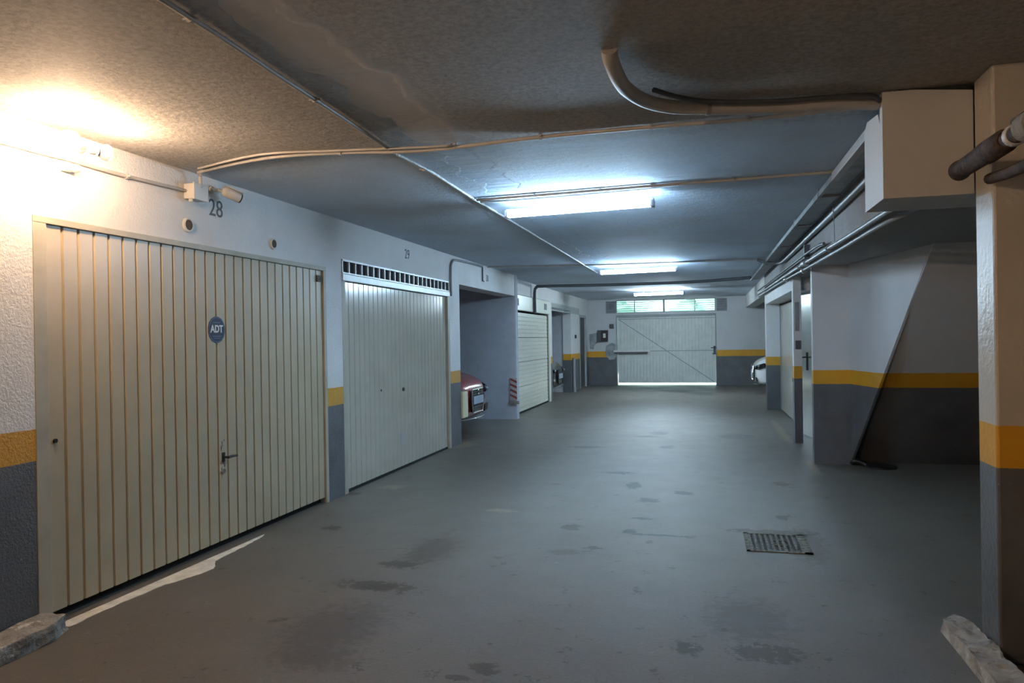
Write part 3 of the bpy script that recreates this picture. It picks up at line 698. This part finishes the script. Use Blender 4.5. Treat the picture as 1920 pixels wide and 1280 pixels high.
# warm bulb lamp (two heads)
def bulb_lamp(y0, label, bm='bulb'):
    J = Vector((-3.16, y0-.24, 2.545))
    t = thing('bulb_lamp', (XL, y0, 2.50), label, 'lamp')
    obj('base', MB().lathe((XL, y0, 2.60), (1, 0, 0), [(0, .045), (.022, .045), (.03, .036)]), M['plastic'], t, True)
    obj('arm', MB().tube([(XL+.02, y0, 2.60), (XL+.10, y0-.06, 2.595), J], .013), M['plastic'], t, True)
    for a, d, on in ((J+Vector((.0, -.02, .005)), Vector((.25, -1, .0)), 1), (J+Vector((.0, .02, 0)), Vector((.18, 1, .06)), 2)):
        d.normalize()
        obj('lamp_holder', MB().tube([J, a], .014).lathe(a, d, [(-.005, .012), (.0, .021), (.04, .023), (.045, .029)]), M['plastic'] if on == 1 else M['fixture'], t, True)
        if on == 1:
            obj('bulb', MB().lathe(a, d, [(.045, .020), (.06, .028), (.08, .046), (.105, .055), (.13, .052), (.148, .036), (.158, .012), (.16, .001)]), M[bm], t, True)
        else:
            obj('reflector', MB().lathe(a, d, [(.045, .022), (.07, .03), (.095, .043), (.108, .046)]), M['fixture'], t, True)
            obj('bulb', MB().lathe(a, d, [(.108, .044), (.118, .040), (.124, .02), (.125, .001)]), M[bm], t, True)
bulb_lamp(3.50, 'twin-head warm glowing bulb lamp high on the left wall')
bulb_lamp(-1.2, 'assumed warm twin bulb lamp, added unseen on the left wall behind the viewpoint, far before the first door', 'assumed_bulb')  # assumed unseen lamp, added for warm light on column front and near ceiling
t = thing('motion_sensor', (XL, 3.42, 2.46), 'small cream motion sensor under the wall conduit below the bulb lamp', 'sensor')
obj('base', MB().box(XL, XL+.03, 3.38, 3.44, 2.475, 2.53), M['plastic'], t, bevel=.006)
obj('head', MB().sphere((XL+.055, 3.435, 2.495), .03, sc=(1, 1.1, .8)), M['plastic'], t, True)

# fluorescent battens
def batten(cx, cy, z, rot, L, label, mat, tilt=0):
    t = thing('tube_lamp', (cx, cy, CZ), label, 'lamp', 'ceiling tube lamps down the middle')
    R = Matrix.Rotation(rot, 3, 'Z') @ Matrix.Rotation(tilt, 3, 'Y')
    def P(x, y, zz): return Vector((cx, cy, z)) + R @ Vector((x, y, zz))
    m = MB(); m.obox((cx, cy, z+.026), L, .034, .022, R); obj('housing', m, M['fixture'], t, bevel=.006)
    m = MB()
    ring = []
    for x in (-L/2+.03, L/2-.03):
        ring.append([m.b.verts.new(P(x, yy, zz)) for yy, zz in [(.040*math.cos(a), -.008-.027*math.sin(a)) for a in [2*math.pi*i/18 for i in range(18)]]])
    m.loft(ring); obj('diffuser', m, mat, t, True)
    for s in (-1, 1):
        m = MB(); m.obox(P(s*(L/2-.014), 0, -.008), .03, .084, .06, R); obj('end_cap', m, M['fixture'], t, bevel=.006)
        m = MB(); m.tube([P(s*L*.3, 0, .03), (P(s*L*.3, 0, .03).x, P(s*L*.3, 0, .03).y, CZ)], .008); obj('hanger', m, M['fixture'], t, True)
batten(-1.03, 6.24, 2.595, -.10, 1.29, 'nearest and largest of the blue-white ceiling tube lamps', M['tube'])
batten(-1.06, 12.4, 2.595, -.15, 1.29, 'middle of the three ceiling tube lamps, over the centre of the aisle', M['tube_mid'])
batten(-1.13, 19.2, 2.595, -.2, 1.29, 'farthest ceiling tube lamp, just before the far window', M['tube_far'])

# right-hand services
t = thing('cable_tray', (1.0, 5, 2.6), 'long grey metal duct under the ceiling edge on the right', 'duct')
obj('channel', MB().box(.935, 1.085, 4.50, 16.1, 2.645, 2.699), M['tray'], t, bevel=.004)
obj('lip', MB().box(.915, .940, 5.9, 16.1, 2.628, 2.672), M['tray'], t)
obj('cover', MB().box(.91, .960, 4.50, 5.88, 2.620, 2.68), M['conduit'], t, bevel=.003)
for y in (6.6, 8.3, 10.2, 12.6): obj('strap', MB().box(.912, 1.088, y, y+.03, 2.625, 2.699), M['conduit_grey'], t)
conduit('ceiling_pipe', [(1.12, 4.6, 2.60), (1.12, 6.0, 2.58), (1.12, 9.0, 2.575), (1.12, 11.3, 2.575), (1.09, 11.9, 2.585), (.95, 12.2, 2.62), (.80, 12.25, 2.68)], .026, M['conduit_grey'],
        'grey pipe under the metal duct on the right, bending in towards the ceiling', 'pipe')
conduit('ceiling_pipe', [(1.62, 4.92, 2.305), (1.36, 4.70, 2.30), (1.22, 4.72, 2.285), (1.11, 4.95, 2.255), (1.11, 6.2, 2.27), (1.11, 9.0, 2.31), (1.11, 17, 2.38)], .019, M['tray'],
        'upper pale pipe along the right wall with a bend behind the boxed duct', 'pipe', [((1.11, 7.4, 2.285), (0, 1, 0)), ((1.11, 9.6, 2.315), (0, 1, 0))])
conduit('ceiling_pipe', [(1.80, 5.3, 2.305), (1.40, 5.0, 2.28), (1.22, 5.15, 2.24), (1.135, 5.5, 2.215), (1.13, 7, 2.225), (1.13, 9.15, 2.255), (1.13, 12, 2.30), (1.13, 17, 2.335)], .017, M['conduit_grey'],
        'lower grey pipe along the right wall beneath the pale pipe', 'pipe')
conduit('ceiling_pipe', [(1.10, 7.6, 2.36), (1.10, 9.0, 2.40), (1.10, 16.8, 2.45)], .014, M['conduit_dark'],
        'thin dark pipe above the pale pipe on the right wall', 'pipe')
t = thing('pipe_valve', (1.10, 9.1, 2.20), 'valve and union on the right wall pipes at the corner by the metal door', 'valve')
obj('body', MB().cyl((1.11, 8.95, 2.305), (1.11, 9.22, 2.315), .038), M['conduit_grey'], t, True)
obj('coupling', MB().cyl((1.13, 9.3, 2.25), (1.13, 9.42, 2.255), .034), M['steel'], t, True)
obj('coupling', MB().cyl((1.13, 11.2, 2.29), (1.13, 11.35, 2.292), .036), M['steel'], t, True)
obj('bracket', MB().box(1.10, 1.155, 9.05, 9.10, 2.36, 2.52), M['conduit_dark'], t)
conduit('hanging_cable', [(1.02, 5.05, 2.62), (1.05, 4.95, 2.56), (1.06, 4.72, 2.44), (1.05, 4.60, 2.37)], .008, M['conduit_grey'], 'short loose cable hanging behind the boxed duct', 'cable')
conduit('hanging_cable', [(1.09, 7.0, 2.60), (1.10, 7.02, 2.45), (1.105, 7.04, 2.29)], .004, M['conduit_grey'], 'thin wire dropping from the duct to the pale pipe on the right', 'cable')

# rusty pipes at the column, upper right
t = thing('rusty_pipe', (1.13, 3.2, 2.2), 'thick rusty brown pipe end in front of the column at the upper right', 'pipe')
obj('tube', MB().tube([(1.135, 1.6, 2.235), (1.135, 2.8, 2.232), (1.130, 3.70, 2.235)], .034, 18), M['rust'], t, True)
obj('sleeve', MB().lathe((1.130, 3.27, 2.234), (0, 1, 0), [(-.02, .036), (0, .047), (.20, .048), (.22, .043), (.50, .041), (.52, .046), (.54, .046)], 20), M['rust'], t, True)
obj('bore', MB().lathe((1.130, 3.80, 2.235), (0, 1, 0), [(-.02, .04), (.012, .04)], 16), M['black'], t, True)
o = obj('coupling', MB().lathe((1.135, 2.98, 2.233), (0, 1, 0), [(0, .036), (.01, .052), (.10, .054), (.11, .036)], 14), M['cement'], t, True); o['label'] = 'crusted pale coupling'
obj('wire_tie', MB().lathe((1.133, 3.17, 2.234), (0, 1, 0), [(0, .038), (.006, .041), (.03, .041), (.036, .038)], 14), M['plastic'], t, True)
conduit('rusty_pipe', [(1.19, 1.6, 2.312), (1.185, 2.8, 2.312), (1.175, 3.30, 2.310)], .018, M['rust'], 'thinner brown pipe lying above the thick rusty pipe at the upper right', 'pipe')
conduit('dark_hose', [(1.23, 1.8, 2.19), (1.22, 2.9, 2.15), (1.225, 3.4, 2.15), (1.235, 3.76, 2.18)], .024, M['rust'], 'dark hose sagging under the rusty pipe by the column', 'pipe')

# ------------------------------------------------------------------ floor details
def drain():
    t = thing('floor_drain', (.475, 5.68, 0), 'rectangular cast iron slotted drain grate in the floor', 'drain grate')
    x0, x1, y0, y1 = .255, .69, 5.43, 5.93
    obj('frame', MB().box(x0, x1, y0, y0+.03, 0, .006).box(x0, x1, y1-.03, y1, 0, .006).box(x0, x0+.025, y0, y1, 0, .006).box(x1-.055, x1, y0, y1, 0, .006), M['iron'], t)
    obj('pit', MB().box(x0+.02, x1-.05, y0+.02, y1-.02, 0, .0015), M['black'], t)
    s = MB(); n = 10
    for i in range(n):
        x = x0+.03+i*(x1-x0-.095)/(n-1); s.box(x, x+.017, y0+.02, y1-.02, 0, .005)
    s.box(x0+.2, x0+.30, y0+.17, y0+.20, 0, .0055).box(x0+.2, x0+.30, y0+.30, y0+.33, 0, .0055)
    obj('grate', s, M['iron'], t)
drain()
t = thing('drain_cover', (1.87, 9.1, 0), 'black round floor drain at the foot of the stair wall', 'drain')
obj('ring', MB().lathe((1.88, 9.10, 0), (0, 0, 1), [(0, .16), (.02, .16), (.03, .14), (.03, .10)], 28), M['black'], t, True)
obj('elbow', MB().tube(smooth_path([(1.60, 9.22, .02), (1.62, 9.2, .05), (1.70, 9.18, .035), (1.74, 9.16, .01)]), .028), M['black'], t, True)

def rough_block(name, pts2, h, mat, lab, cat, amp=.02, seed=0, top_inset=.02):
    """kerb stone: outline on the floor raised, subdivided and chipped"""
    b = bmesh.new(); vs = [b.verts.new((x, y, 0)) for x, y in pts2]; f = b.faces.new(vs)
    r = bmesh.ops.extrude_face_region(b, geom=[f]); up = [v for v in r['geom'] if isinstance(v, bmesh.types.BMVert)]
    cx = sum(v.co.x for v in up)/len(up); cy = sum(v.co.y for v in up)/len(up)
    for v in up: v.co.z = h; v.co.x += (cx-v.co.x)*top_inset; v.co.y += (cy-v.co.y)*top_inset
    bmesh.ops.triangulate(b, faces=b.faces[:])
    for _ in range(4):
        L = [e for e in b.edges if e.calc_length() > .03]
        if not L: break
        bmesh.ops.subdivide_edges(b, edges=L, cuts=1)
        bmesh.ops.triangulate(b, faces=[q for q in b.faces if len(q.verts) > 3])
    b.normal_update()
    for v in b.verts:
        if v.co.z > .01:
            q = v.co*9+Vector((seed, 0, 0)); d = noise.noise(q)*amp + noise.noise(q*3)*amp*.5
            v.co += v.normal*d
            if v.co.z < 0: v.co.z = 0
    m = MB(); m.b.free(); m.b = b
    return tag(obj(name, m, mat, None), lab, cat)
rough_block('kerb_stone', [(-3.44, 3.22), (-3.30, 3.24), (-3.24, 3.10), (-3.21, 2.2), (-3.20, 1.0), (-3.44, 1.0)], .085, M['cement'],
            'chipped cement kerb at the foot of the left wall before the first door', 'kerb', .016, 2)
rough_block('kerb_stone', [(1.12, 4.16), (1.20, 4.22), (1.255, 4.06), (1.255, 3.60), (1.27, 3.42), (1.30, 3.0), (1.14, 3.0), (1.12, 3.35)], .075, M['kerb_pale'],
            'pale broken kerb stone in front of the column at the lower right', 'kerb', .018, 8)
# pale cement smear along the first door
sm = [(XL+.045, 3.26)]
up = [(3.26, .135), (3.5, .13), (3.7, .14), (3.95, .15), (4.05, .19), (4.2, .24), (4.32, .25), (4.40, .20), (4.46, .15), (4.7, .135), (4.95, .12), (5.15, .09)]
edge = []
for (a, b_) in zip(up, up[1:]):
    for j in range(6):
        q = j/6; y = a[0]+(b_[0]-a[0])*q; x = a[1]+(b_[1]-a[1])*q
        edge.append((XL+x+random.uniform(-.006, .006), y))
pts = [(XL+.045, 3.26, .0005)] + [(x, y, .0005) for x, y in edge] + [(XL+.075, 5.18, .0005)]
struct('trim_4', MB().poly(pts, (0, 0, .003)), M['cream_cement'])

# ------------------------------------------------------------------ cars
def make_car(loc, rot, pmat, label, wid=1.78, chrome_grille=True):
    root = thing('parked_car', loc, label, 'car')
    ORG[root.name] = Vector((0, 0, 0))     # parts are built around the local origin: nose at +x, ground z=0
    hw = wid/2
    # stations: x, half width, z bottom, z belt, z top, half width at top
    st = [(2.10, .50, .30, .52, .60, .44), (2.06, .66, .22, .56, .68, .58), (1.95, .80, .18, .60, .76, .68), (1.70, .87, .17, .64, .84, .74), (1.30, .89, .17, .68, .91, .77), (.85, .89, .17, .72, .98, .78),
          (.62, .89, .17, .76, 1.02, .76), (.10, .89, .17, .80, 1.36, .62), (-.30, .89, .17, .80, 1.43, .60), (-1.0, .89, .17, .82, 1.42, .60), (-1.55, .88, .18, .84, 1.28, .60), (-1.95, .84, .22, .84, 1.0, .66), (-2.10, .72, .30, .78, .90, .60)]
    m = MB(); rings = []
    for x, h, zb, zm, zt, ht in st:
        k = hw/.89; h *= k; ht *= k
        pr = [(h*.90, zb), (h, zb+.08), (h*1.0, (zb+zm)/2), (h*.99, zm), (h*.93, zm+(zt-zm)*.35), (ht, zt-(zt-zm)*.12), (ht*.75, zt), (0, zt+.015)]
        full = pr + [(-y, z) for y, z in pr[-2::-1]]
        rings.append([m.b.verts.new((x, y, z)) for y, z in full])
    m.loft(rings)
    body = obj('body', m, pmat, root, True)
    sb = body.modifiers.new('subdivision', 'SUBSURF'); sb.levels = 1; sb.render_levels = 2
    k = hw/.89
    for s in (-1, 1):
        # headlamp wrapping the corner
        pl = [(2.075, s*.50*k, .60), (2.02, s*.70*k, .63), (1.86, s*.835*k, .68), (1.84, s*.83*k, .60), (2.00, s*.735*k, .545), (2.085, s*.52*k, .54)]
        mm = MB(); mm.poly([Vector(p) for p in pl], (.035, s*.02, .008)); hl = obj('headlamp', mm, M['black'], root)
        obj('lens', MB().sphere((2.115, s*.60*k, .59), .038, sc=(.6, 1.2, .8)), M['lens'], hl, True)
        obj('lens', MB().sphere((2.025, s*.78*k, .62), .034, sc=(.9, .8, .8)), M['lens'], hl, True)
        obj('headlamp_trim', MB().tube([(2.112, s*.50*k, .605), (2.06, s*.71*k, .64), (1.90, s*.855*k, .69)], .007), M['chrome'], hl, True)
        obj('air_intake', MB().poly([(2.09, s*.46*k, .36), (2.07, s*.70*k, .37), (2.05, s*.72*k, .27), (2.08, s*.46*k, .26)], (.03, 0, 0)), M['black'], root)
        obj('side_mirror', MB().sphere((.55, s*(hw+.09), .98), .10, sc=(.55, 1, .7)), pmat, root, True)
        obj('side_window', MB().poly([(.50, s*.80*k, .96), (.05, s*.665*k, 1.28), (-1.1, s*.655*k, 1.30), (-1.45, s*.79*k, 1.0)], (0, s*.02, .01)), M['car_glass'], root)
        for x in (1.32, -1.30):
            wh = obj('wheel', MB().lathe((x, s*(hw-.20), .315), (0, s, 0), [(0, .26), (.01, .31), (.19, .315), (.21, .295), (.215, .22)], 32), M['tyre'], root, True)
            rm = MB().lathe((x, s*(hw-.20), .315), (0, s, 0), [(.20, .215), (.218, .215), (.222, .20), (.205, .19)], 28)
            for q in range(5):
                a = q*2*math.pi/5+.3
                rm.poly([(x+math.cos(a-.20)*.04, s*(hw+.012), .315+math.sin(a-.20)*.04), (x+math.cos(a-.10)*.20, s*(hw+.012), .315+math.sin(a-.10)*.20), (x+math.cos(a+.10)*.20, s*(hw+.012), .315+math.sin(a+.10)*.20), (x+math.cos(a+.20)*.04, s*(hw+.012), .315+math.sin(a+.20)*.04)], (0, s*.012, 0))
            rm.cyl((x, s*(hw+.0), .315), (x, s*(hw+.028), .315), .055)
            obj('rim', rm, M['alloy'], wh)
            arch = MB(); n = 14; inner = []
            for i in range(n+1):
                a = math.pi*i/n; inner.append((x+math.cos(a)*.335, .315+math.sin(a)*.335)); 
            outer = [(x+math.cos(math.pi*i/n)*.37, .315+math.sin(math.pi*i/n)*.37) for i in range(n+1)]
            arch.poly([(a_, s*(hw-.02), b_) for a_, b_ in inner]+[(a_, s*(hw-.02), b_) for a_, b_ in outer[::-1]], (0, s*.035, 0)) if False else None
            for i in range(n):
                q = [inner[i], inner[i+1], outer[i+1], outer[i]]
                arch.poly([(a_, s*(hw-.03), b_) for a_, b_ in q], (0, s*.035, 0))
            obj('wheel_arch', arch, M['black'], root)
    gr = MB(); gr.poly([(2.095, -.26, .30), (2.105, -.33, .47), (2.09, -.27, .60), (2.09, .27, .60), (2.105, .33, .47), (2.095, .26, .30)], (.025, 0, 0)); G = obj('grille', gr, M['black'], root)
    fr = [(2.135, -.27, .29), (2.145, -.345, .47), (2.13, -.28, .615), (2.13, .28, .615), (2.145, .345, .47), (2.135, .27, .29), (2.135, -.27, .29)]
    obj('grille_frame', MB().tube(fr, .010, 8), M['chrome'] if chrome_grille else M['black'], G, True)
    s_ = MB()
    for z in (.36, .54, .575): s_.box(2.13, 2.140, -.29, .29, z, z+.012)
    obj('grille_bars', s_, M['conduit_dark'], G)
    obj('emblem', MB().tube([(2.15, .035*math.cos(a), .575+.03*math.sin(a)) for a in [i*math.pi/6 for i in range(13)]], .006, 6), M['chrome'], G, True)
    obj('number_plate', MB().box(2.135, 2.152, -.26, .26, .41, .52), M['plate'], root)
    obj('lower_lip', MB().tube(smooth_path([(1.90, -.80*k, .235), (2.07, -.60*k, .215), (2.13, 0, .205), (2.07, .60*k, .215), (1.90, .80*k, .235)]), .007), M['chrome'], root, True)
    obj('windscreen', MB().poly([(.64, -.70*k, 1.03), (.64, .70*k, 1.03), (.13, .60*k, 1.355), (.13, -.60*k, 1.355)], (.02, 0, .02)), M['car_glass'], root)
    obj('rear_window', MB().poly([(-1.58, -.58*k, 1.275), (-1.58, .58*k, 1.275), (-1.93, .62*k, 1.03), (-1.93, -.62*k, 1.03)], (-.02, 0, .02)), M['car_glass'], root)
    root.rotation_euler = (0, 0, rot); root.scale = (1, 1, 1.14)
    return root
make_car((-3.60-2.15, 11.66, 0), 0, M['car_red'], 'red car with blue-white number plate nosing out of the first open bay')
make_car((-3.66-2.15, 19.15, 0), 0, M['car_dark'], 'dark car in the second open bay on the left', chrome_grille=False)
make_car((1.20+2.13, 20.85, 0), math.pi, M['car_white'], 'white car whose front pokes out behind the far right pier')
